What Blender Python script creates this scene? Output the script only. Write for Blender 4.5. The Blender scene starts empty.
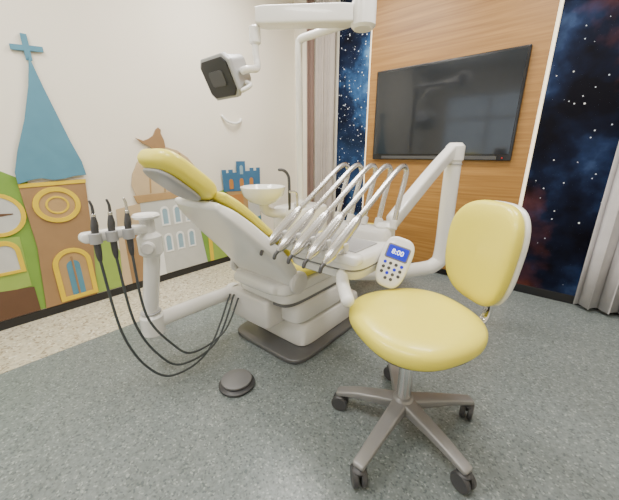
import bpy, bmesh, math, random
from mathutils import Vector, Matrix
random.seed(4)
D=bpy.data; SC=bpy.context.scene; COL=SC.collection

# ------------------------------------------------------------ materials
def newmat(name):
    m=D.materials.new(name); m.use_nodes=True
    nt=m.node_tree; b=nt.nodes['Principled BSDF']
    return m,nt,b
def mat(name,col,rough=.5,metal=0,var=.04,scale=12,bump=0,bscale=200,coat=0,emit=0):
    m,nt,b=newmat(name); N=nt.nodes; L=nt.links
    tc=N.new('ShaderNodeTexCoord'); no=N.new('ShaderNodeTexNoise'); no.inputs['Scale'].default_value=scale
    L.new(tc.outputs['Object'],no.inputs['Vector'])
    r=N.new('ShaderNodeValToRGB'); r.color_ramp.elements[0].position=.3; r.color_ramp.elements[1].position=.7
    r.color_ramp.elements[0].color=tuple(c*(1-var) for c in col)+(1,)
    r.color_ramp.elements[1].color=tuple(min(1,c*(1+var)) for c in col)+(1,)
    L.new(no.outputs['Fac'],r.inputs['Fac']); L.new(r.outputs['Color'],b.inputs['Base Color'])
    b.inputs['Roughness'].default_value=rough; b.inputs['Metallic'].default_value=metal
    b.inputs['Coat Weight'].default_value=coat
    if bump:
        n2=N.new('ShaderNodeTexNoise'); n2.inputs['Scale'].default_value=bscale
        L.new(tc.outputs['Object'],n2.inputs['Vector'])
        bp=N.new('ShaderNodeBump'); bp.inputs['Strength'].default_value=bump; bp.inputs['Distance'].default_value=.002
        L.new(n2.outputs['Fac'],bp.inputs['Height']); L.new(bp.outputs['Normal'],b.inputs['Normal'])
    if emit:
        b.inputs['Emission Color'].default_value=tuple(col)+(1,); b.inputs['Emission Strength'].default_value=emit
    return m
def speckle(name,base,dark,light,scale,rough=.45):
    m,nt,b=newmat(name); N=nt.nodes; L=nt.links
    tc=N.new('ShaderNodeTexCoord')
    v=N.new('ShaderNodeTexVoronoi'); v.inputs['Scale'].default_value=scale
    L.new(tc.outputs['Object'],v.inputs['Vector'])
    sep=N.new('ShaderNodeSeparateColor'); L.new(v.outputs['Color'],sep.inputs['Color'])
    r=N.new('ShaderNodeValToRGB'); r.color_ramp.interpolation='CONSTANT'
    e=r.color_ramp.elements
    e[0].position=0; e[0].color=(*dark,1)
    e[1].position=.10; e[1].color=(*[a*.6+c*.4 for a,c in zip(base,dark)],1)
    x=e.new(.28); x.color=(*base,1)
    x=e.new(.74); x.color=(*[a*.75+c*.25 for a,c in zip(base,light)],1)
    x=e.new(.94); x.color=(*light,1)
    L.new(sep.outputs['Red'],r.inputs['Fac'])
    n=N.new('ShaderNodeTexNoise'); n.inputs['Scale'].default_value=scale*.3; n.inputs['Detail'].default_value=5
    L.new(tc.outputs['Object'],n.inputs['Vector'])
    mx=N.new('ShaderNodeMix'); mx.data_type='RGBA'; mx.blend_type='MULTIPLY'; mx.inputs['Factor'].default_value=.55
    r2=N.new('ShaderNodeValToRGB'); r2.color_ramp.elements[0].position=.35; r2.color_ramp.elements[1].position=.6
    r2.color_ramp.elements[0].color=(.70,.71,.72,1); r2.color_ramp.elements[1].color=(1,1,1,1)
    L.new(n.outputs['Fac'],r2.inputs['Fac'])
    L.new(r.outputs['Color'],mx.inputs['A']); L.new(r2.outputs['Color'],mx.inputs['B'])
    L.new(mx.outputs['Result'],b.inputs['Base Color'])
    b.inputs['Roughness'].default_value=rough
    return m
def starmat(name,seed,cols,warm,warmpos):
    m,nt,b=newmat(name); N=nt.nodes; L=nt.links
    tc=N.new('ShaderNodeTexCoord'); mp=N.new('ShaderNodeMapping'); mp.inputs['Location'].default_value=(seed,seed*.7,seed*.3)
    L.new(tc.outputs['Object'],mp.inputs['Vector'])
    def nebula(scale,pos,cols,off,det=5):
        mp2=N.new('ShaderNodeMapping'); mp2.inputs['Location'].default_value=(off,off,off); L.new(mp.outputs['Vector'],mp2.inputs['Vector'])
        n=N.new('ShaderNodeTexNoise'); n.inputs['Scale'].default_value=scale; n.inputs['Detail'].default_value=det; n.inputs['Roughness'].default_value=.55
        L.new(mp2.outputs['Vector'],n.inputs['Vector'])
        r=N.new('ShaderNodeValToRGB'); e=r.color_ramp.elements
        e[0].position=pos[0]; e[0].color=(*cols[0],1); e[1].position=pos[-1]; e[1].color=(*cols[-1],1)
        for p_,c_ in zip(pos[1:-1],cols[1:-1]):
            x=e.new(p_); x.color=(*c_,1)
        L.new(n.outputs['Fac'],r.inputs['Fac']); return r.outputs['Color'],n.outputs['Fac']
    A,fac=nebula(1.9,(.42,.52,.60,.70),cols,0)
    B,_=nebula(1.5,(warmpos,warmpos+.08,warmpos+.18),((0,0,0),[c*.35 for c in warm],warm),5.3)
    ad=N.new('ShaderNodeMix'); ad.data_type='RGBA'; ad.blend_type='ADD'; ad.inputs['Factor'].default_value=1
    L.new(A,ad.inputs['A']); L.new(B,ad.inputs['B'])
    last=ad.outputs['Result']
    for sc,th,col in((30,.075,(.8,.85,.95)),(80,.10,(.20,.25,.36)),(50,.075,(.6,.45,.35)),(11,.035,(1,1,1))):
        v=N.new('ShaderNodeTexVoronoi'); v.inputs['Scale'].default_value=sc
        L.new(mp.outputs['Vector'],v.inputs['Vector'])
        sp=N.new('ShaderNodeSeparateColor'); L.new(v.outputs['Color'],sp.inputs['Color'])
        # radius differs per star; most cells hold only a tiny one
        pw=N.new('ShaderNodeMath'); pw.operation='POWER'; pw.inputs[1].default_value=1.8; L.new(sp.outputs['Green'],pw.inputs[0])
        m1=N.new('ShaderNodeMath'); m1.operation='MULTIPLY'; m1.inputs[1].default_value=th*2.4
        L.new(pw.outputs[0],m1.inputs[0])
        lt=N.new('ShaderNodeMath'); lt.operation='LESS_THAN'
        L.new(v.outputs['Distance'],lt.inputs[0]); L.new(m1.outputs[0],lt.inputs[1])
        mx=N.new('ShaderNodeMix'); mx.data_type='RGBA'
        L.new(lt.outputs[0],mx.inputs['Factor']); L.new(last,mx.inputs['A']); mx.inputs['B'].default_value=(*col,1)
        last=mx.outputs['Result']
    L.new(last,b.inputs['Base Color']); b.inputs['Roughness'].default_value=.6
    b.inputs['Specular IOR Level'].default_value=.1
    return m
def woodmat():
    m,nt,b=newmat('honey_wood'); N=nt.nodes; L=nt.links
    tc=N.new('ShaderNodeTexCoord'); mp=N.new('ShaderNodeMapping'); mp.inputs['Scale'].default_value=(.8,.8,26)
    L.new(tc.outputs['Object'],mp.inputs['Vector'])
    n=N.new('ShaderNodeTexNoise'); n.inputs['Scale'].default_value=1.8; n.inputs['Detail'].default_value=8; n.inputs['Distortion'].default_value=.35
    L.new(mp.outputs['Vector'],n.inputs['Vector'])
    r=N.new('ShaderNodeValToRGB'); e=r.color_ramp.elements
    e[0].position=.30; e[0].color=(.25,.115,.024,1); e[1].position=.72; e[1].color=(.43,.225,.058,1)
    L.new(n.outputs['Fac'],r.inputs['Fac'])
    L.new(r.outputs['Color'],b.inputs['Base Color']); b.inputs['Roughness'].default_value=.42
    return m
M=dict(
 wall=mat('cream_paint',(.86,.80,.68),.8,var=.012,scale=3),
 ceil=mat('white_ceiling_paint',(.85,.84,.82),.85,var=.01),
 floor=speckle('grey_vinyl_floor',(.205,.237,.235),(.125,.15,.152),(.34,.375,.365),150,.36),
 border=speckle('cream_terrazzo',(.66,.60,.44),(.36,.29,.19),(.82,.78,.66),80,.42),
 black=mat('black_baseboard',(.012,.012,.014),.35),
 white=mat('white_plastic',(.86,.85,.82),.26,coat=.3,var=.008),
 white2=mat('ivory_plastic',(.72,.705,.68),.35,var=.01),
 grey=mat('light_grey_plastic',(.40,.40,.41),.4,var=.02),
 mgrey=mat('medium_grey_plastic',(.18,.18,.185),.45,var=.03),
 dgrey=mat('dark_grey_plastic',(.06,.06,.065),.4,var=.03),
 taupe=mat('grey_painted_metal',(.30,.295,.295),.38,metal=.35),
 plate=mat('grey_metal_plate',(.16,.16,.165),.4,metal=.4),
 blk=mat('black_rubber',(.018,.018,.02),.4),
 chrome=mat('chrome',(.82,.82,.83),.08,metal=1,var=.01),
 steel=mat('brushed_steel',(.60,.59,.58),.27,metal=1,var=.02),
 lampg=mat('silver_grey_enamel',(.45,.455,.47),.3,metal=.25,var=.02),
 yellow=mat('yellow_leatherette',(.88,.77,.09),.34,var=.012,bump=.15,bscale=350,coat=.12),
 hose=mat('grey_hose',(.055,.065,.07),.5),
 porcelain=mat('porcelain',(.86,.86,.80),.12,coat=.5,var=.005),
 star1=starmat('starry_print_blue',3.1,((.002,.003,.010),(.005,.012,.04),(.03,.09,.22),(.16,.34,.6)),(.01,.025,.06),.5),
 star2=starmat('starry_print_red',8.3,((.0015,.0015,.005),(.004,.007,.022),(.012,.024,.07),(.05,.09,.2)),(.12,.034,.022),.50),
 wood=woodmat(),
 led=mat('warm_led_strip',(1,.86,.62),.5,emit=1.2),
 panel=mat('led_panel_diffuser',(1,.98,.95),.5,emit=2.5),
 tvb=mat('tv_bezel',(.01,.01,.012),.2), screen=mat('tv_glass',(.014,.018,.024),.10,coat=.2),
 teal=mat('teal_board',(.085,.24,.33),.7), brown=mat('brown_board',(.32,.19,.085),.7),
 dbrown=mat('dark_brown_board',(.12,.06,.03),.7), green=mat('green_board',(.19,.34,.05),.7),
 lgreen=mat('light_green_board',(.30,.43,.08),.7),
 tan=mat('tan_board',(.44,.28,.12),.7), cream=mat('cream_board',(.60,.45,.27),.7),
 gold=mat('gold_board',(.74,.52,.02),.6), greyb=mat('pale_grey_board',(.56,.56,.52),.7), whiteb=mat('white_board',(.85,.85,.82),.7),
 blueb=mat('blue_board',(.05,.16,.30),.7), paleb=mat('pale_blue_board',(.28,.42,.50),.7), orange=mat('orange_board',(.50,.22,.06),.7),
 curtain=mat('grey_beige_curtain',(.46,.41,.37),.85,bump=.3,bscale=300), curtd=mat('pinkish_brown_curtain',(.25,.165,.135),.85),
 curtw=mat('silver_white_curtain',(.60,.58,.59),.8,bump=.3,bscale=300),
 lcd=mat('blue_lcd',(.004,.012,.42),.3,emit=.9), glyph=mat('lcd_white',(.9,.95,1),.4,emit=1.5),
 red=mat('red_plastic',(.6,.03,.02),.4), win=mat('window_daylight',(.75,.85,1),.4,emit=1.0), alu=mat('white_window_frame',(.8,.8,.8),.4),
)
# ------------------------------------------------------------ object helpers
def finish(o,parent=None,label=None):
    COL.objects.link(o)
    if parent is not None:
        o.parent=parent
        off=Vector((0,0,0)); q=parent
        while q is not None: off+=q.location; q=q.parent
        o.location=o.location-off
    if label:o['label']=label
    return o
def mesh(name,vs,fs,m,parent=None,smooth=True,bevel=0,label=None,origin=None,ms=None):
    me=D.meshes.new(name); bm=bmesh.new()
    V=[Vector(v) for v in vs]
    c=sum(V,Vector())/len(V) if origin is None else Vector(origin)
    bv=[bm.verts.new(v-c) for v in V]
    for f in fs:
        try: bm.faces.new([bv[i] for i in f])
        except ValueError: pass
    bmesh.ops.remove_doubles(bm,verts=bm.verts,dist=1e-5)
    bmesh.ops.recalc_face_normals(bm,faces=bm.faces)
    bm.to_mesh(me); bm.free()
    me.materials.append(m)
    for p in me.polygons:p.use_smooth=smooth
    o=D.objects.new(name,me); o.location=c
    if bevel:
        b=o.modifiers.new('bevel','BEVEL'); b.width=bevel; b.segments=3; b.limit_method='ANGLE'
        for p in me.polygons:p.use_smooth=False
    finish(o,parent,label); return o
def box(name,a,b,m,parent=None,bevel=.004,label=None):
    x0,y0,z0=a;x1,y1,z1=b
    vs=[(x,y,z) for z in(z0,z1) for y in(y0,y1) for x in(x0,x1)]
    fs=[(0,1,3,2),(4,5,7,6),(0,1,5,4),(2,3,7,6),(0,2,6,4),(1,3,7,5)]
    return mesh(name,vs,fs,m,parent,False,bevel,label)
def cr(P,k=6):
    P=[tuple(map(float,p)) for p in P]
    if len(P)<3:return P
    out=[];Q=[P[0]]+P+[P[-1]]
    for i in range(1,len(Q)-2):
        a,b,c,d=Q[i-1],Q[i],Q[i+1],Q[i+2]
        for s in range(k):
            t=s/k
            out.append(tuple(.5*((2*b[j])+(-a[j]+c[j])*t+(2*a[j]-5*b[j]+4*c[j]-d[j])*t*t+(-a[j]+3*b[j]-3*c[j]+d[j])*t**3) for j in range(len(b))))
    out.append(P[-1]); return out
def se(a,n):
    c,s=math.cos(a),math.sin(a)
    return math.copysign(abs(c)**(2/n),c),math.copysign(abs(s)**(2/n),s)
def sweepdata(P,r=.01,seg=16,n=2,side=None,rnd=False,k=6,base=0):
    P=cr(P,k) if k else P
    pts=[Vector(p[:3]) for p in P]
    dim=[(p[3],p[4]) if len(p)>4 else ((r,r) if not isinstance(r,tuple) else r) for p in P]
    T=[]
    for i in range(len(pts)):
        a=pts[max(0,i-1)];b=pts[min(len(pts)-1,i+1)]
        T.append((b-a).normalized())
    S=Vector(side) if side else (Vector((0,0,1)) if abs(T[0].z)<.9 else Vector((1,0,0)))
    fr=[]
    for i in range(len(pts)):
        if side:S=Vector(side)
        S=(S-T[i]*S.dot(T[i])).normalized(); fr.append((S.copy(),T[i].cross(S).normalized()))
    seq=[(i,0,1) for i in range(len(pts))]
    if rnd:
        d0=min(dim[0]);d1=min(dim[-1])
        h=[(0,-d0*math.sin(x),math.cos(x)) for x in(1.4,1.1,.75,.38)]
        t=[(len(pts)-1,d1*math.sin(x),math.cos(x)) for x in(.38,.75,1.1,1.4)]
        seq=h+seq+t
    vs=[];fs=[]
    for i,off,sc in seq:
        S,U=fr[i];c=pts[i]+T[i]*off;w,hh=dim[i]
        if rnd and off:
            q=min(w,hh)*(1-sc); w=w-q;hh=hh-q
        for j in range(seg):
            x,y=se(2*math.pi*j/seg,n); vs.append(c+S*(w*x)+U*(hh*y))
    R=len(seq)
    for i in range(R-1):
        for j in range(seg):
            j2=(j+1)%seg; fs.append((base+i*seg+j,base+i*seg+j2,base+(i+1)*seg+j2,base+(i+1)*seg+j))
    fs.append(tuple(base+j for j in range(seg))); fs.append(tuple(base+(R-1)*seg+j for j in range(seg)))
    return vs,fs
def autos(o,ang=40):
    me=o.data
    bm=bmesh.new();bm.from_mesh(me)
    for e in bm.edges:
        if len(e.link_faces)==2 and e.calc_face_angle(0)>math.radians(ang): e.smooth=False
    bm.to_mesh(me);bm.free()
def sweep(name,P,m,parent=None,label=None,**kw):
    vs,fs=sweepdata(P,**kw); o=mesh(name,vs,fs,m,parent,True,0,label)
    autos(o); return o
def multi(name,lst,m,parent=None,label=None):
    V=[];Fs=[]
    for vs,fs in lst:
        b=len(V);V+=list(vs);Fs+=[tuple(i+b for i in f) for f in fs]
    o=mesh(name,V,Fs,m,parent,True,0,label);autos(o);return o
def lathedata(c,prof,axis=(0,0,1),seg=32):
    A=Vector(axis).normalized();X=A.orthogonal().normalized();Y=A.cross(X);c=Vector(c)
    vs=[];fs=[]
    for r,z in prof:
        for j in range(seg):
            a=2*math.pi*j/seg;vs.append(c+A*z+X*(max(r,1e-4)*math.cos(a))+Y*(max(r,1e-4)*math.sin(a)))
    for i in range(len(prof)-1):
        for j in range(seg):
            j2=(j+1)%seg;fs.append((i*seg+j,i*seg+j2,(i+1)*seg+j2,(i+1)*seg+j))
    fs.append(tuple(range(seg)));fs.append(tuple((len(prof)-1)*seg+j for j in range(seg)))
    return vs,fs
def lathe(name,c,prof,m,parent=None,axis=(0,0,1),seg=32,label=None):
    vs,fs=lathedata(c,prof,axis,seg);o=mesh(name,vs,fs,m,parent,True,0,label);autos(o,35);return o
def cyl(name,a,b,r,m,parent=None,bev=.003,seg=24,label=None):
    a=Vector(a);b=Vector(b);L=(b-a).length;bv=min(bev,r*.5,L*.4)
    return lathe(name,a,[(r-bv,0),(r,bv),(r,L-bv),(r-bv,L)],m,parent,axis=(b-a),seg=seg,label=label)
def paddata(c,ux,un,w,h,t,n=3,taper=0,bend=0,bendv=0,K=16,seg=56,e1=.5,e2=.8):
    c=Vector(c);un=Vector(un).normalized();ux=Vector(ux);ux=(ux-un*ux.dot(un)).normalized();uy=un.cross(ux)
    vs=[];fs=[]
    for k in range(K+1):
        ph=math.pi*k/K
        s=max(math.sin(ph),1e-5)**e1 if 0<k<K else 0.002
        z=math.copysign(abs(math.cos(ph))**e2,math.cos(ph))*t/2
        for j in range(seg):
            x,y=se(2*math.pi*j/seg,n)
            x*=1+taper*y
            X=x*w/2*s;Y=y*h/2*s
            vs.append(c+ux*X+uy*Y+un*(z+bend*X*X+bendv*Y*Y))
    for i in range(K):
        for j in range(seg):
            j2=(j+1)%seg;fs.append((i*seg+j,i*seg+j2,(i+1)*seg+j2,(i+1)*seg+j))
    fs.append(tuple(range(seg)));fs.append(tuple(K*seg+j for j in range(seg)))
    return vs,fs
def pad(name,c,ux,un,w,h,t,m,parent=None,label=None,**kw):
    vs,fs=paddata(c,ux,un,w,h,t,**kw);return mesh(name,vs,fs,m,parent,True,0,label)
def slab(name,c,ux,un,w,h,t,m,parent=None,bevel=.008,label=None,chamfer=0,back=1.0):
    c=Vector(c);un=Vector(un).normalized();ux=Vector(ux);ux=(ux-un*ux.dot(un)).normalized();uy=un.cross(ux)
    W,Hh,ch_=w/2,h/2,chamfer
    pl=[(-W+ch_,-Hh),(W-ch_,-Hh),(W,-Hh+ch_),(W,Hh-ch_),(W-ch_,Hh),(-W+ch_,Hh),(-W,Hh-ch_),(-W,-Hh+ch_)] if ch_ else [(-W,-Hh),(W,-Hh),(W,Hh),(-W,Hh)]
    n=len(pl);vs=[c+ux*x*back+uy*y*back-un*t/2 for x,y in pl]+[c+ux*x+uy*y+un*t/2 for x,y in pl]
    fs=[tuple(range(n)),tuple(range(n,2*n))]+[(i,(i+1)%n,n+(i+1)%n,n+i) for i in range(n)]
    return mesh(name,vs,fs,m,parent,False,bevel,label)
def root(name,loc,label,cat,group=None):
    o=D.objects.new(name,None);o.empty_display_size=.05;o.location=loc;COL.objects.link(o)
    o['label']=label;o['category']=cat
    if group:o['group']=group
    return o
def tag(o,label,cat,group=None):
    o['label']=label;o['category']=cat
    if group:o['group']=group
    return o
def struct(o):
    o['kind']='structure';return o

# ------------------------------------------------------------ room
XL,XR,YB,YF,H=-2.67,1.6,2.93,-1.6,2.75
struct(box('floor',(XL,YF,-.1),(XR,YB,0),M['floor'],bevel=0))
struct(box('trim_1',(XL,YF,0),(-2.1,YB,.002),M['border'],bevel=0))
struct(box('ceiling',(XL,YF,H),(XR,YB,H+.1),M['ceil'],bevel=0))
struct(box('wall_left',(XL-.1,YF,0),(XL,YB,H),M['wall'],bevel=0))
struct(box('wall_back',(XL-.1,YB,0),(XR+.1,YB+.1,H),M['wall'],bevel=0))
struct(box('wall_right',(XR,YF,0),(XR+.1,YB,H),M['wall'],bevel=0))
struct(box('wall_front',(XL-.1,YF-.1,0),(XR+.1,YF,H),M['wall'],bevel=0))
struct(box('baseboard_left',(XL,YF,.002),(XL+.012,YB-.012,.06),M['black'],bevel=.001))
struct(box('baseboard_back',(XL,YB-.012,.002),(XR,YB,.07),M['black'],bevel=.001))
wn=struct(box('window_1',(-2.3,YF,1.0),(-.7,YF+.02,2.2),M['win'],bevel=0))
fr=[]
for x in(-2.33,-1.52,-.72):
    fr.append(((x,YF,.96),(x+.06,YF+.05,2.24)))
for z in(.96,1.75,2.18):
    fr.append(((-2.33,YF,z),(-.66,YF+.045,z+.06)))
def boxdata(a,b):
    x0,y0,z0=a;x1,y1,z1=b
    return [(x,y,z) for z in(z0,z1) for y in(y0,y1) for x in(x0,x1)],[(0,1,3,2),(4,5,7,6),(0,1,5,4),(2,3,7,6),(0,2,6,4),(1,3,7,5)]
multi('window_frame',[boxdata(a,b) for a,b in fr],M['alu'],wn)

tag(box('wood_wall_panel',(-1.655,YB-.06,.07),(-.285,YB,H),M['wood'],bevel=.002),'honey-coloured wood veneer panel behind the television','wall panel')
tag(box('starry_wall_panel',(-2.05,YB-.012,.07),(-1.675,YB,H),M['star1'],bevel=.001),'dark blue starry night sky print beside the curtain','wall panel')
tag(box('starry_wall_panel',(-.262,YB-.012,.07),(.75,YB,H),M['star2'],bevel=.001),'wide near-black starry galaxy print with reddish clouds','wall panel')
struct(box('trim_2',(-1.675,YB-.045,.07),(-1.657,YB,H),M['led'],bevel=0))
struct(box('trim_3',(-.283,YB-.05,.07),(-.262,YB,H),M['led'],bevel=0))

# television
tv=root('television',(-.97,2.85,1.04),'large black flat television mounted on the wood panel','television')
tx0,tx1,tz0,tz1=-1.56,-.385,1.05,1.82
box('frame',(tx0,2.835,tz0),(tx1,2.869,tz1),M['tvb'],tv,.006)
box('screen',(tx0+.018,2.828,tz0+.05),(tx1-.018,2.836,tz1-.018),M['screen'],tv,.001)
box('speaker_bar',(tx0+.1,2.829,tz0+.008),(tx1-.1,2.835,tz0+.034),M['dgrey'],tv,.001)
cyl('indicator_light',(tx1-.06,2.828,tz0+.02),(tx1-.06,2.832,tz0+.02),.005,M['red'],tv,.001)

def curtain(name,x0,x1,yc,amp,waves,m,label,z0=.03,z1=2.72):
    nx=int(waves*14);nz=6;vs=[];fs=[]
    for k in range(nz+1):
        z=z0+(z1-z0)*k/nz
        for i in range(nx+1):
            u=i/nx
            x=x0+(x1-x0)*u+.25*amp*math.sin(4*math.pi*waves*u)
            y=yc+amp*math.sin(2*math.pi*waves*u+.5*math.sin(3*u))*(1-.15*k/nz)
            vs.append((x,y,z))
    for k in range(nz):
        for i in range(nx):
            a=k*(nx+1)+i;fs.append((a,a+1,a+nx+2,a+nx+1))
    o=mesh(name,vs,fs,m,None,True)
    s=o.modifiers.new('thick','SOLIDIFY');s.thickness=.004
    return tag(o,label,'curtain')
curtain('curtain',-2.43,-2.33,2.86,.03,2,M['curtd'],'narrow pinkish-brown curtain gathered in the corner')
curtain('curtain',-2.31,-2.06,2.86,.035,3.5,M['curtain'],'grey-beige pleated floor-length curtain beside starry panel')
curtain('curtain',.185,.95,2.85,.045,7,M['curtw'],'silvery white pleated floor-length curtain over the starry panel')

# ------------------------------------------------------------ mural (thin boards on left wall)
def board(name,pts,depth,m,parent,lay=0,label=None):
    x0=XL+lay+.001;x1=x0+depth
    n=len(pts);vs=[(x0,y/100,z/100) for y,z in pts]+[(x1,y/100,z/100) for y,z in pts]
    fs=[tuple(range(n)),tuple(range(n,2*n))]+[(i,(i+1)%n,n+(i+1)%n,n+i) for i in range(n)]
    return mesh(name,vs,fs,m,parent,False,.0015,label)
def ell(cy,cz,ry,rz,a0=0,a1=360,n=28):
    full=(a1-a0)>=360
    return [(cy+ry*math.cos(math.radians(a0+(a1-a0)*i/(n if full else n-1))),cz+rz*math.sin(math.radians(a0+(a1-a0)*i/(n if full else n-1)))) for i in range(n)]
def archp(cy,z0,w,h):
    return [(cy-w/2,z0)]+[(cy-w/2,z0+h-w/2)]+[(cy+w/2*math.cos(math.radians(a)),z0+h-w/2+w/2*math.sin(math.radians(a))) for a in range(165,0,-15)]+[(cy+w/2,z0+h-w/2),(cy+w/2,z0)]
def frameboard(name,outer,inner,depth,m,parent,lay):
    x0=XL+lay+.001;x1=x0+depth;n=len(outer);vs=[]
    for x in(x0,x1):
        for L_ in(outer,inner): vs+=[(x,y/100,z/100) for y,z in L_]
    fs=[]
    for i in range(n):
        j=(i+1)%n
        fs+=[(i,j,n+j,n+i),(2*n+i,2*n+j,3*n+j,3*n+i),(i,j,2*n+j,2*n+i),(n+i,n+j,3*n+j,3*n+i)]
    return mesh(name,vs,fs,m,parent,False,.0015)
g='painted wall mural buildings'
a=root('mural_hill',(XL+.001,.3,.06),'flat green mural hill board on the cream wall','wall decoration',g)
board('hill_board',[(-60,90),(0,99),(27,100),(38,93),(34,6.5),(-60,6.5)],.004,M['green'],a)
board('hill_board',[(58,54),(64,56),(72,53),(79,44),(85,30),(98,26),(98,6.5),(58,6.5)],.004,M['lgreen'],a)
a=root('mural_house',(XL+.004,.15,.06),'tan and brown mural house with arched window','wall decoration',g)
board('house_wall',[(-20,62),(18,60),(27,59),(26,25),(-20,25)],.006,M['lgreen'],a,.004)
board('house_base',[(-20,26),(11,26),(27,24),(27,6.5),(-20,6.5)],.008,M['dbrown'],a,.004)
frameboard('arched_window',archp(18,36,15,22),archp(18,38,10,17),.008,M['gold'],a,.010)
board('window_pane',archp(18,37,12,19),.003,M['greyb'],a,.010)
a=root('mural_clock',(XL+.01,.21,.62),'round white mural clock face with golden ring','wall decoration',g)
frameboard('clock_ring',ell(20,74,13,13.5),ell(20,74,10.5,11),.008,M['gold'],a,.010)
board('clock_face',ell(20,74,11,11.5),.004,M['greyb'],a,.010)
board('clock_hand',[(19,74),(21,74),(20.5,82),(19.5,82)],.002,M['dbrown'],a,.0145)
board('clock_hand',[(20,73),(20,75),(27,74.3),(27,73.7)],.002,M['dbrown'],a,.0145)
a=root('mural_church_tower',(XL+.004,.48,.06),'brown mural church tower with teal steeple and cross','wall decoration',g)
board('tower_body',[(33,92),(69,93),(66,50),(61,6.5),(30,6.5),(34,50)],.010,M['brown'],a,.004)
board('steeple',[(53.5,166),(50,150),(44,130),(37,112),(33,99),(33,92),(39,94),(45,95),(51,93.5),(57,94),(63,95.5),(70,96),(69,105),(65,118),(61,134),(57,150)],.012,M['teal'],a,.015)
board('cross',[(52,164),(52,168.8),(46,168.2),(46,171.2),(52,171.8),(52,178),(55,178),(55,172.2),(61.5,172.8),(61.5,169.8),(55,169.2),(55,164)],.012,M['teal'],a,.006)
frameboard('round_window_frame',ell(50,77,13,12),ell(50,77,10,9),.010,M['gold'],a,.014)
board('round_window_pane',ell(50,77,11,10),.003,M['tan'],a,.014)
frameboard('window_lattice',ell(50,77,6.5,6),ell(50,77,5.3,4.8),.005,M['gold'],a,.0165)
frameboard('arched_window_frame',archp(50.5,8,23,38),archp(50.5,11,17,32),.010,M['gold'],a,.014)
board('arched_window_pane',archp(50.5,9,19,35),.003,M['tan'],a,.014)
board('arched_window_pane',archp(50.5,11,8,26),.003,M['teal'],a,.0175)
board('window_tracery',[(49.9,11),(51.1,11),(51.1,40),(49.9,40)],.003,M['brown'],a,.021)
board('golden_band',[(33,89.5),(69,90.5),(69.2,93),(33,92)],.004,M['gold'],a,.0145)
a=root('mural_castle',(XL+.004,1.3,.06),'cream domed mural castle with pale windows','wall decoration',g)
board('side_wall',[(85,69),(105,72),(104,6.5),(80,6.5)],.006,M['cream'],a,.004)
board('side_door',archp(94,6.5,14,44),.004,M['brown'],a,.010)
board('castle_wall',[(103,74),(158,75),(158,6.5),(102,6.5)],.008,M['greyb'],a,.004)
board('cornice',[(99,78),(164,79),(165,73.5),(101,72)],.010,M['tan'],a,.006)
board('dome',[(101,78),(99,86),(101,95),(106,104),(114,111),(122,115),(131,115.5),(140,113),(149,107),(156,98),(159,88),(159,79)],.010,M['cream'],a,.005)
for i in range(4):
    yy=112+i*12;s_=(i-1.5)
    board('dome_rib',[(yy,79),(yy-s_,95),(yy-s_*5,111),(yy-s_*5+1.2,111),(yy-s_+1.2,95),(yy+1.2,79)],.003,M['tan'],a,.0155)
board('bird_finial',[(107,122),(113,120),(117,121.5),(121,124),(124,129),(126,130.5),(128,129),(127.5,126),(129.5,121),(130,116),(129,113.5),(119,113.5),(117,116),(112,118)],.012,M['brown'],a,.007)
for i,(y,z) in enumerate(((122,50),(133,50),(144,50),(122,26),(133,26),(144,26))):
    frameboard('castle_window',archp(y,z,7.5,17),archp(y,z+1.5,4.5,13.5),.004,M['whiteb'],a,.012)
    board('castle_window_pane',archp(y,z+1,5,14.5),.002,M['paleb'],a,.012)
board('castle_door',archp(111,6.5,10,38),.004,M['whiteb'],a,.012)
a=root('mural_gatehouse',(XL+.014,1.95,.06),'green and tan mural gatehouse with blue battlements','wall decoration',g)
board('green_wall',[(150,70),(165,73),(185,76),(200,60),(206,6.5),(158,6.5)],.004,M['green'],a,.014)
board('golden_arch',archp(178,6.5,34,50),.003,M['gold'],a,.018)
board('arch_opening',archp(178,6.5,26,45),.003,M['lgreen'],a,.021)
board('gate_wall',[(184,80),(230,80),(230,6.5),(200,6.5),(200,30)],.006,M['tan'],a,.024)
board('battlement',[(182,95),(187,95),(187,92),(190,92),(190,95),(195,95),(195,92),(200,92),(200,103),(211,103),(211,93),(217,93),(217,96),(222,96),(222,93),(226,93),(226,96),(231,96),(230,72),(183,74)],.008,M['blueb'],a,.025)
board('tower_window',archp(205.5,90,4,9),.003,M['paleb'],a,.0335)
for y_ in(192,205,218): board('arrow_window',archp(y_,76,5,10),.003,M['orange'],a,.0335)
board('grey_wall',[(212,70),(229,70),(229,40),(212,40)],.003,M['greyb'],a,.030)
board('orange_wall',[(190,70),(206,70),(206,48),(192,48)],.003,M['orange'],a,.030)
board('teal_wall',[(202,44),(215,40),(229,44),(229,7),(202,7)],.003,M['teal'],a,.033)

tag(sweep('wall_hook',[(XL+.01,1.89,1.445),(XL+.03,1.93,1.40),(XL+.04,2.0,1.385),(XL+.03,2.07,1.40),(XL+.01,2.11,1.43)],M['white'],r=.012,rnd=True),'small curved white bracket mounted on cream wall','wall hook')

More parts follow.
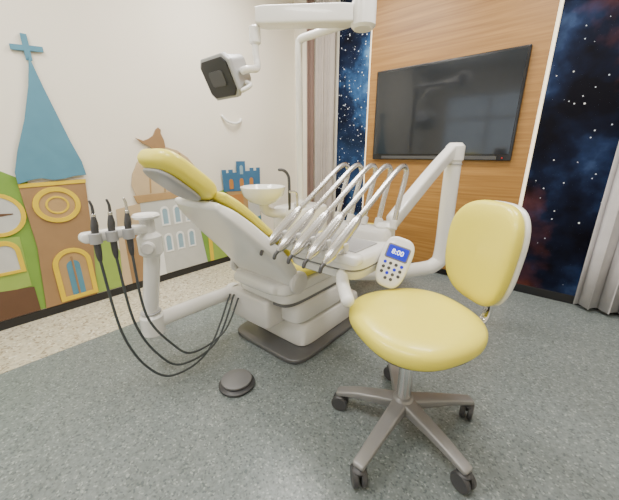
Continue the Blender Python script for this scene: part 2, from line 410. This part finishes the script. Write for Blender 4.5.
# ------------------------------------------------------------ patient chair
cx=-1.22
ch=root('dental_chair',(cx,1.4,0),'reclined white dental chair with yellow cushions','dental chair')
def rbox(name,x0,x1,y0,y1,z0,z1,m,parent,top=1,n=6,label=None,e=None):
    c=((x0+x1)/2,(y0+y1)/2)
    w=(x1-x0)/2;h=(y1-y0)/2;e=e or min(.02,(z1-z0)*.3)
    P=[(c[0],c[1],z0,w-e,h-e),(c[0],c[1],z0+e*.4,w-e*.3,h-e*.3),(c[0],c[1],z0+e,w,h),(c[0],c[1],z1-e,w*top,h*top),(c[0],c[1],z1-e*.4,w*top-e*.3,h*top-e*.3),(c[0],c[1],z1,w*top-e,h*top-e)]
    return sweep(name,P,m,parent,label,side=(1,0,0),n=n,seg=80,k=0)
rbox('base_plate',-1.50,-.93,1.01,1.90,.001,.03,M['plate'],ch,n=8,e=.006,label='grey metal floor plate')
rbox('pedestal',-1.42,-.99,1.13,1.78,.03,.17,M['white'],ch,.95,n=9,e=.012)
rbox('pedestal_collar',-1.38,-1.03,1.2,1.70,.168,.19,M['mgrey'],ch,n=8,e=.004,label='grey collar between housings')
rbox('lift_housing',-1.43,-1.0,1.10,1.66,.188,.31,M['white'],ch,.98,n=9,e=.014)
rbox('front_housing',-1.47,-1.13,.985,1.16,.165,.335,M['white2'],ch,1.0,n=8,e=.014)
rbox('seat_carriage',-1.44,-1.0,1.02,1.75,.335,.395,M['white'],ch,1.0,n=7,e=.01)
rbox('carriage_seam',-1.42,-1.02,1.04,1.70,.308,.337,M['mgrey'],ch,1.0,n=7,e=.002)
sweep('seat_shell',[(cx,1.0,.43,.17,.035),(cx,1.06,.425,.22,.04),(cx,1.3,.43,.235,.04),(cx,1.7,.44,.235,.04),(cx,1.85,.445,.2,.03)],M['white'],ch,side=(1,0,0),n=5,seg=48,rnd=True)
sweep('seat_cushion',[(cx,1.08,.495,.2,.035),(cx,1.14,.495,.235,.042),(cx,1.4,.50,.245,.045),(cx,1.7,.51,.23,.045)],M['yellow'],ch,side=(1,0,0),n=3,seg=48,rnd=True)
sweep('leg_rest',[(cx,1.76,.51,.22,.04),(cx,1.95,.50,.215,.04),(cx,2.2,.49,.2,.04),(cx,2.36,.49,.17,.035)],M['yellow'],ch,side=(1,0,0),n=3,seg=48,rnd=True)
sweep('backrest_shell',[(cx,1.08,.44,.21,.035),(cx,1.05,.52,.245,.045),(cx,.96,.635,.25,.045),(cx,.83,.77,.235,.040),(cx,.745,.855,.205,.032),(cx,.705,.892,.17,.022)],M['white'],ch,side=(1,0,0),n=5,seg=56,rnd=True)
sweep('backrest_cushion',[(cx,1.095,.565,.19,.016),(cx,1.01,.668,.230,.022),(cx,.88,.802,.220,.022),(cx,.79,.892,.195,.022),(cx,.745,.934,.165,.018)],M['yellow'],ch,side=(1,0,0),n=4,seg=56,rnd=True)
for s in(-.05,.05):
    sweep('headrest_bracket',[(cx+s,.78,.87),(cx+s,.72,.925),(cx+s,.66,.985)],M['steel'],ch,r=(.012,.008),side=(1,0,0),n=4)
hn=Vector((0,.80,1)).normalized(); hcen=Vector((cx+.005,.63,1.015))
pad('headrest_shell',hcen-hn*.042,(1,0,0),hn,.20,.21,.03,M['grey'],ch,n=3.5)
pad('headrest_cushion',hcen,(1,0,0),hn,.255,.285,.078,M['yellow'],ch,n=3.8,bend=.7,e1=.32,e2=.75)
for s in(-1,1):
    cyl('pivot_cover',(cx+s*.225,1.08,.47),(cx+s*.262,1.08,.47),.06,M['white2'],ch,.01)

# ------------------------------------------------------------ assistant arm
px,py=-1.53,.56
qx,qy=px+.05,py+.03
aa=root('assistant_arm',(px,py,.19),'white jointed assistant instrument arm beside the chair','dental equipment')
sweep('support_arm',[(-1.475,1.08,.285),(-1.48,.95,.29),(-1.505,.75,.28),(px,py+.02,.265)],M['white'],aa,r=.041,seg=24,rnd=True)
cyl('arm_base_joint',(-1.475,1.03,.215),(-1.475,1.03,.335),.05,M['white'],aa,.018)
cyl('lower_joint',(px,py,.19),(px,py,.325),.058,M['white'],aa,.02)
cyl('lower_joint_ring',(px,py,.325),(px,py,.332),.050,M['grey'],aa,.002,label='grey joint ring')
sweep('post',[(px,py,.32),(px+.004,py+.003,.36),(qx-.004,qy-.003,.61),(qx,qy,.66)],M['white'],aa,r=.037,seg=24)
cyl('upper_joint',(qx,qy,.63),(qx,qy,.75),.054,M['white'],aa,.02)
cyl('joint_knob',(qx+.045,qy-.03,.69),(qx+.07,qy-.045,.69),.032,M['white2'],aa,.008)
cyl('neck',(qx,qy,.745),(qx,qy,.815),.032,M['white2'],aa)
lathe('tray_disc',(qx,qy,.81),[(.03,0),(.055,.008),(.06,.018),(.054,.026),(.04,.02),(.001,.02)],M['white'],aa)
sweep('holder_bar',[(qx+.0,qy-.02,.77),(-1.45,.51,.778),(-1.43,.44,.783),(-1.425,.33,.785)],M['white'],aa,r=(.022,.028),n=4,rnd=True,seg=24)
HP=[(-1.39,.355),(-1.385,.412),(-1.375,.470)]
for x,y in HP:
    lathe('holder_clip',(x-.004,y,.76),[(.013,0),(.022,.003),(.022,.042),(.013,.045)],M['grey'],aa,seg=20,label='grey ring clip')
hoseend=[(-1.44,.98,.30),(-1.40,.98,.31),(-1.36,.98,.30)]
low=[[(-1.38,.375,.35),(-1.37,.45,.13),(-1.35,.56,.035),(-1.36,.76,.07)],
     [(-1.38,.43,.38),(-1.36,.50,.18),(-1.34,.60,.08),(-1.34,.80,.11)],
     [(-1.37,.48,.40),(-1.34,.56,.22),(-1.32,.65,.13),(-1.32,.84,.16)]]
labs=['black suction handpiece with thin tip in holder','black syringe handpiece with grey hose','slim black suction tube with metal tip']
for i,(x,y) in enumerate(HP):
    q=root('suction_handpiece',(x,y,.70),labs[i],'dental handpiece','handpieces on the assistant arm')
    X=x-.004;dz=.022
    sweep('handle',[(X,y,.67+dz,.008,.008),(X,y,.70+dz,.012,.012),(X,y+.003,.79+dz,.0135,.0135),(X,y+.006,.815+dz,.0135,.0135),(X,y+.008,.845+dz,.008,.008)],M['dgrey'],q,seg=16,rnd=True)
    cyl('collar',(X,y+.008,.845+dz),(X,y+.009,.857+dz),.0085,M['steel'],q,.001,16,label='steel collar')
    sweep('tip',[(X,y+.009,.858+dz,.006,.006),(X,y+.010,.885+dz,.005,.005),(X-.002,y+.006,.905+dz,.0045,.0045)],M['dgrey'] if i<2 else M['steel'],q,seg=10,rnd=True)
    sweep('hose',[(X,y,.69)]+low[i]+[hoseend[i]],M['hose'],q,r=.0055,seg=10,k=10)

# ------------------------------------------------------------ foot pedal
fp=root('foot_pedal',(-1.085,.735,0),'round grey foot control pedal on the floor','foot pedal')
lathe('pedal_base',(-1.085,.735,.001),[(.084,0),(.088,.006),(.088,.014),(.076,.022),(.05,.024)],M['dgrey'],fp)
lathe('pedal_cap',(-1.085,.735,.0255),[(.06,0),(.072,.004),(.074,.014),(.066,.02),(.02,.023),(.001,.023)],M['mgrey'],fp)

# ------------------------------------------------------------ cuspidor
cu=root('cuspidor_unit',(-1.66,1.9,0),'white cuspidor cabinet with round spittoon bowl','dental equipment')
rbox('cabinet',-1.83,-1.52,1.68,2.10,.001,.70,M['white'],cu,.97)
lathe('bowl',(-1.7,1.51,.74),[(.03,0),(.05,.01),(.10,.03),(.145,.075),(.158,.12),(.162,.135),(.156,.138),(.148,.125),(.13,.08),(.08,.045),(.02,.035)],M['porcelain'],cu,seg=48)
sweep('bowl_support',[(-1.7,1.51,.735),(-1.7,1.53,.70),(-1.69,1.60,.67),(-1.68,1.70,.66)],M['white2'],cu,r=.035,rnd=True)
sweep('water_spout',[(-1.62,1.70,.69),(-1.62,1.70,.90),(-1.625,1.69,.955),(-1.635,1.66,.985),(-1.65,1.63,.99)],M['dgrey'],cu,r=.011,seg=12,rnd=True)
sweep('cup_filler',[(-1.56,1.72,.70),(-1.56,1.72,.80),(-1.565,1.70,.83),(-1.58,1.66,.835)],M['chrome'],cu,r=.009,seg=12)

# ------------------------------------------------------------ lamp
lp=root('dental_lamp',(-1.6,1.80,.70),'white dental operating lamp on a jointed pole arm','lamp')
PX,PY=-1.6,1.80
lathe('pole_collar',(PX,PY,.70),[(.05,0),(.05,.03),(.035,.05),(.03,.06)],M['white2'],lp)
sweep('pole',[(PX,PY,.755),(PX,PY,1.3),(PX,PY,1.79),(PX+.008,PY,1.825),(PX+.035,PY,1.84),(PX+.15,PY,1.842),(-1.12,1.79,1.842)],M['white'],lp,r=.024,seg=20)
JX,JY=-1.09,1.785
cyl('joint',(JX,JY,1.785),(JX,JY,1.93),.07,M['white'],lp,.015,32)
sweep('spring_arm',[(JX-.05,JY-.037,1.855,.045,.048),(JX-.1,JY-.074,1.855,.048,.055),(-1.55,1.447,1.855,.046,.055),(-1.585,1.42,1.855,.040,.05)],M['white'],lp,side=(0,0,1),n=8,seg=40,k=0)
cyl('elbow',(-1.60,1.41,1.72),(-1.60,1.41,1.815),.034,M['white'],lp,.01)
hd=Vector((0.0,-.88,-.42)).normalized()
hc=Vector((-1.665,1.25,1.545))
hx=Vector((1,0,0)); hx=(hx-hd*hx.dot(hd)).normalized(); hy=hd.cross(hx)
sweep('yoke',[(-1.60,1.41,1.73),(-1.60,1.41,1.67),(-1.59,1.41,1.62),(-1.555,1.37,1.58),hc+hx*.15+hd*-.02,hc+hx*.135],M['white'],lp,r=.020,seg=16,rnd=True)
slab('lamp_head',hc-hd*.015,hx,hd,.255,.205,.13,M['lampg'],lp,.010,'silver grey housing',chamfer=.03,back=.75)
slab('lamp_rim',hc+hd*.06,hx,hd,.272,.225,.03,M['lampg'],lp,.006,'silver front frame',chamfer=.035)
slab('lamp_lens',hc+hd*.078,hx,hd,.24,.195,.012,M['blk'],lp,.003,'square black lens cover',chamfer=.03)
slab('lamp_window',hc+hd*.086,hx,hd,.13,.08,.006,M['dgrey'],lp,.002,chamfer=.012)
sweep('lamp_handle',[hc+hx*.13+hy*-.06,hc+hx*.175+hy*-.075+hd*.02,hc+hx*.18+hy*-.08+hd*.09],M['white2'],lp,r=.012,rnd=True)
# ------------------------------------------------------------ delivery unit
du=root('delivery_unit',(-.585,2.09,.33),'white dental delivery table with arched instrument arms','dental equipment')
sweep('column',[(-.96,1.60,.37),(-.85,1.75,.35),(-.68,1.99,.35),(-.61,2.06,.38),(-.585,2.09,.46),(-.585,2.09,.8),(-.585,2.09,1.07)],M['white'],du,r=.048,seg=24)
cyl('column_joint',(-.585,2.09,1.045),(-.585,2.09,1.165),.056,M['white'],du,.02)
cyl('column_ring',(-.585,2.09,1.036),(-.585,2.09,1.045),.052,M['grey'],du,.002)
sweep('balance_arm',[(-.595,2.04,1.11,.030,.038),(-.62,1.86,1.01,.030,.038),(-.65,1.62,.865,.030,.038),(-.67,1.47,.77,.030,.036)],M['white'],du,side=(1,0,0),n=5,seg=28,rnd=True)
cyl('arm_joint',(-.675,1.40,.67),(-.675,1.40,.775),.05,M['white'],du,.015)
def planloft(name,cx_,cy_,lv,m,parent,n=4):
    return sweep(name,[(cx_,cy_+dy,z,w,h) for z,w,h,dy in lv],m,parent,side=(1,0,0),n=n,seg=72,k=0)
planloft('table_body',-.79,1.21,[(.578,.13,.14,0),(.584,.165,.18,0),(.60,.192,.205,0),(.635,.200,.215,0),(.638,.194,.209,0),(.644,.194,.209,0),(.647,.203,.218,0),(.68,.205,.218,0),(.693,.20,.213,0),(.70,.188,.20,0)],M['white'],du,6)
planloft('table_seam',-.79,1.21,[(.637,.197,.212,0),(.645,.197,.212,0)],M['mgrey'],du,6)
planloft('rear_console',-.79,1.36,[(.70,.17,.075,0),(.735,.165,.07,0),(.75,.15,.055,0)],M['white2'],du,4)
box('table_mat',(-.94,1.07,.7005),(-.64,1.26,.706),M['grey'],du,.002)
sweep('holder_rack',[(-1.03,.995,.70),(-.8,.995,.70),(-.59,.995,.70)],M['white'],du,r=(.022,.030),n=5,rnd=True,k=3)
sweep('table_handle',[(-.66,1.0,.62),(-.62,.95,.60),(-.575,.905,.585),(-.555,.885,.58)],M['white'],du,r=.026,rnd=True,seg=18)
hl=['silver turbine handpiece resting on instrument rack','silver contra-angle handpiece resting on instrument rack','silver scaler handpiece resting on instrument rack','silver syringe handpiece resting on instrument rack','silver curing handpiece resting on instrument rack']
for i in range(5):
    x=-.985+.083*i
    sweep('whip_arm',[(x,1.075,.832),(x+.008,1.15,.880),(x+.018,1.30,.975),(x+.023,1.39,1.028),(x+.027,1.445,1.045),(x+.03,1.475,1.025),(x+.03,1.468,.98),(x+.027,1.43,.88),(x+.025,1.385,.75)],M['steel'],du,r=.0125,seg=16,label='curved silver instrument arm')
    cyl('whip_socket',(x+.025,1.385,.748),(x+.026,1.40,.79),.02,M['white2'],du,.003,20,label='white arm socket')
    for s in(-.022,.022):
        sweep('cradle',[(x+s*.4,.985,.722),(x+s,.98,.738),(x+s*1.15,.972,.762)],M['white2'],du,r=(.006,.012),rnd=True,seg=12)
    q=root('dental_handpiece',(x,.98,.77),hl[i],'dental handpiece','handpieces on the delivery table')
    sweep('handpiece_body',[(x+.003,1.098,.848,.014,.014),(x+.002,1.07,.829,.021,.021),(x-.001,1.0,.782,.0245,.0245),(x-.004,.935,.740,.0245,.0245),(x-.006,.905,.720,.020,.020),(x-.008,.885,.706,.013,.013)],M['steel'],q,seg=20,rnd=True)
    sweep('handpiece_tip',[(x-.008,.878,.701),(x-.01,.863,.690),(x-.01,.856,.676)],M['dgrey'],q,r=.008,seg=10,rnd=True)
# control panel
pc=Vector((-.52,1.19,.655)); pn=Vector((.42,-.80,.50)).normalized()
pup=Vector((.24,.15,1)); pup=(pup-pn*pup.dot(pn)).normalized(); pr=pup.cross(pn)
cp=pad('control_panel',pc,pr,pn,.13,.228,.03,M['white'],du,n=3.2,e1=.35,taper=.08,label='white keypad with blue display')
def onp(a,b,z=.0165): return pc+pr*a+pup*b+pn*z
slab('display_bezel',onp(0,.04,.0145),pr,pn,.098,.066,.003,M['mgrey'],cp,.001,chamfer=.006)
slab('display',onp(0,.04,.0165),pr,pn,.086,.054,.003,M['lcd'],cp,.001,chamfer=.004)
def text(body,c,size,m,parent,name):
    cu_=D.curves.new('tmp','FONT');cu_.body=body;cu_.size=size;cu_.align_x='CENTER';cu_.align_y='CENTER';cu_.extrude=.0004
    to=D.objects.new('tmp',cu_);COL.objects.link(to);bpy.context.view_layer.update()
    me=D.meshes.new_from_object(to.evaluated_get(bpy.context.evaluated_depsgraph_get()))
    D.objects.remove(to)
    R3=Matrix((pr,pup,pn)).transposed()
    me.transform(R3.to_4x4());me.name=name
    me.materials.clear();me.materials.append(m)
    o=D.objects.new(name,me);o.location=Vector(c)
    finish(o,parent);return o
text('8:00',onp(0,.040,.0186),.030,M['glyph'],cp,'display_digits')
for r_ in range(4):
    for c_ in range(4):
        if r_==3 and c_ in(0,3):continue
        p_=onp(-.036+.024*c_,-.012-.022*r_,.011)
        cyl('button',p_,p_+pn*.006,.0072,M['dgrey'] if (r_+c_)%3 else M['lcd'],cp,.001,16)
sweep('panel_bracket',[pc-pn*.012,pc-pn*.05+Vector((-.03,.02,-.01)),Vector((-.60,1.24,.64))],M['white2'],du,r=.018)

# ------------------------------------------------------------ stool
sx,sy=-.36,1.03
st=root('dental_stool',(sx,sy,0),'yellow padded swivel stool with five-star caster base','stool')
lathe('hub',(sx,sy,.085),[(.03,0),(.048,.005),(.048,.05),(.038,.07),(.03,.075)],M['taupe'],st)
cyl('gas_column',(sx,sy,.155),(sx,sy,.44),.028,M['chrome'],st)
lathe('mechanism',(sx,sy,.415),[(.03,0),(.05,.01),(.12,.03),(.14,.04)],M['dgrey'],st)
for k,(ang,R_) in enumerate(((49,.305),(-21,.29),(-92,.32),(-162,.265),(123,.29))):
    a=math.radians(ang);d=Vector((math.cos(a),math.sin(a),0))
    p=Vector((sx,sy,0))
    A=p+d*.035;B=p+d*.18;C=p+d*(R_+.005)
    sweep('leg',[(A.x,A.y,.125,.032,.024),(B.x,B.y,.110,.026,.016),(C.x,C.y,.088,.022,.011)],M['taupe'],st,side=(-d.y,d.x,0),n=5,seg=24,rnd=True)
    w=p+d*R_;ax=Vector((-d.y,d.x,0)) if k%2 else Vector((-math.sin(a+.8),math.cos(a+.8),0))
    parts=[lathedata(w+ax*(s-.011)+Vector((0,0,.036)),[(.008,0),(.032,.001),(.0355,.005),(.0355,.017),(.032,.021),(.008,.022)],ax,24) for s in(-.015,.015)]
    parts.append(lathedata(w+Vector((0,0,.036)),[(.008,0),(.008,.045)],(0,0,1),12))
    parts.append(lathedata(w+Vector((0,0,.064)),[(.024,0),(.026,.006),(.016,.014)],(0,0,1),20))
    ca=multi('caster',parts,M['dgrey'],st)
fd=Vector((-.5,-.86,0)).normalized()
pad('seat',(sx+.012,sy+.0,.502),(fd.y*-1,fd.x,0),(0.02,-.03,1),.455,.46,.095,M['yellow'],st,n=2.5,e1=.40,e2=.7,taper=-.06)
pad('seat_pan',(sx+.012,sy,.450),(fd.y*-1,fd.x,0),(0,0,1),.40,.40,.03,M['dgrey'],st,n=2.5,e1=.3)
bc=Vector((sx+.155,sy+.27,.735));bn=Vector((-.62,-.78,.10)).normalized()
bx=Vector((0,0,1)).cross(bn)
pad('backrest',bc,bx,bn,.335,.40,.075,M['yellow'],st,n=2.8,bend=1.3,taper=.08,e1=.42)
pad('backrest_shell',bc-bn*.032,bx,bn,.335,.40,.045,M['white'],st,n=2.8,bend=1.3,taper=.08,e1=.35,label='white plastic back shell')
b0=bc-bn*.06
sweep('back_support',[(b0.x,b0.y,.70),(b0.x+.005,b0.y+.01,.56),(b0.x-.0,b0.y,.455),(b0.x-.03,b0.y-.05,.425),(sx+.06,sy+.1,.425)],M['chrome'],st,r=(.018,.012),side=(bx.x,bx.y,0),n=3)

# ------------------------------------------------------------ lights
def ceil_light(x,y,w,h,e):
    o=root('ceiling_light',(x,y,H),'rectangular white ceiling light panel','ceiling light','ceiling light panels')
    box('light_frame',(x-w/2-.02,y-h/2-.02,H-.03),(x+w/2+.02,y+h/2+.02,H-.001),M['alu'],o,.002)
    box('diffuser',(x-w/2,y-h/2,H-.034),(x+w/2,y+h/2,H-.03),M['panel'],o,0)
    l=D.lights.new('panel_light','AREA');l.shape='RECTANGLE';l.size=w;l.size_y=h;l.energy=e;l.color=(1,.96,.91)
    lo=D.objects.new('panel_light',l);lo.location=(x,y,H-.04);COL.objects.link(lo)
for x,y,e_ in((-1.7,1.7,46),(-.2,1.7,38),(-1.7,-.1,34),(-.2,-.1,26)):
    ceil_light(x,y,.9,.3,e_)
w=D.worlds.new('world');SC.world=w;w.use_nodes=True
w.node_tree.nodes['Background'].inputs[0].default_value=(.8,.85,1,1);w.node_tree.nodes['Background'].inputs[1].default_value=.3

cam=D.cameras.new('camera');cam.sensor_width=36;cam.lens=36*307/619;cam.clip_start=.05
co=D.objects.new('camera',cam);co.location=(0,0,1.1);co.rotation_euler=(math.radians(90-17.37),0,math.radians(39.9));COL.objects.link(co)
SC.camera=co
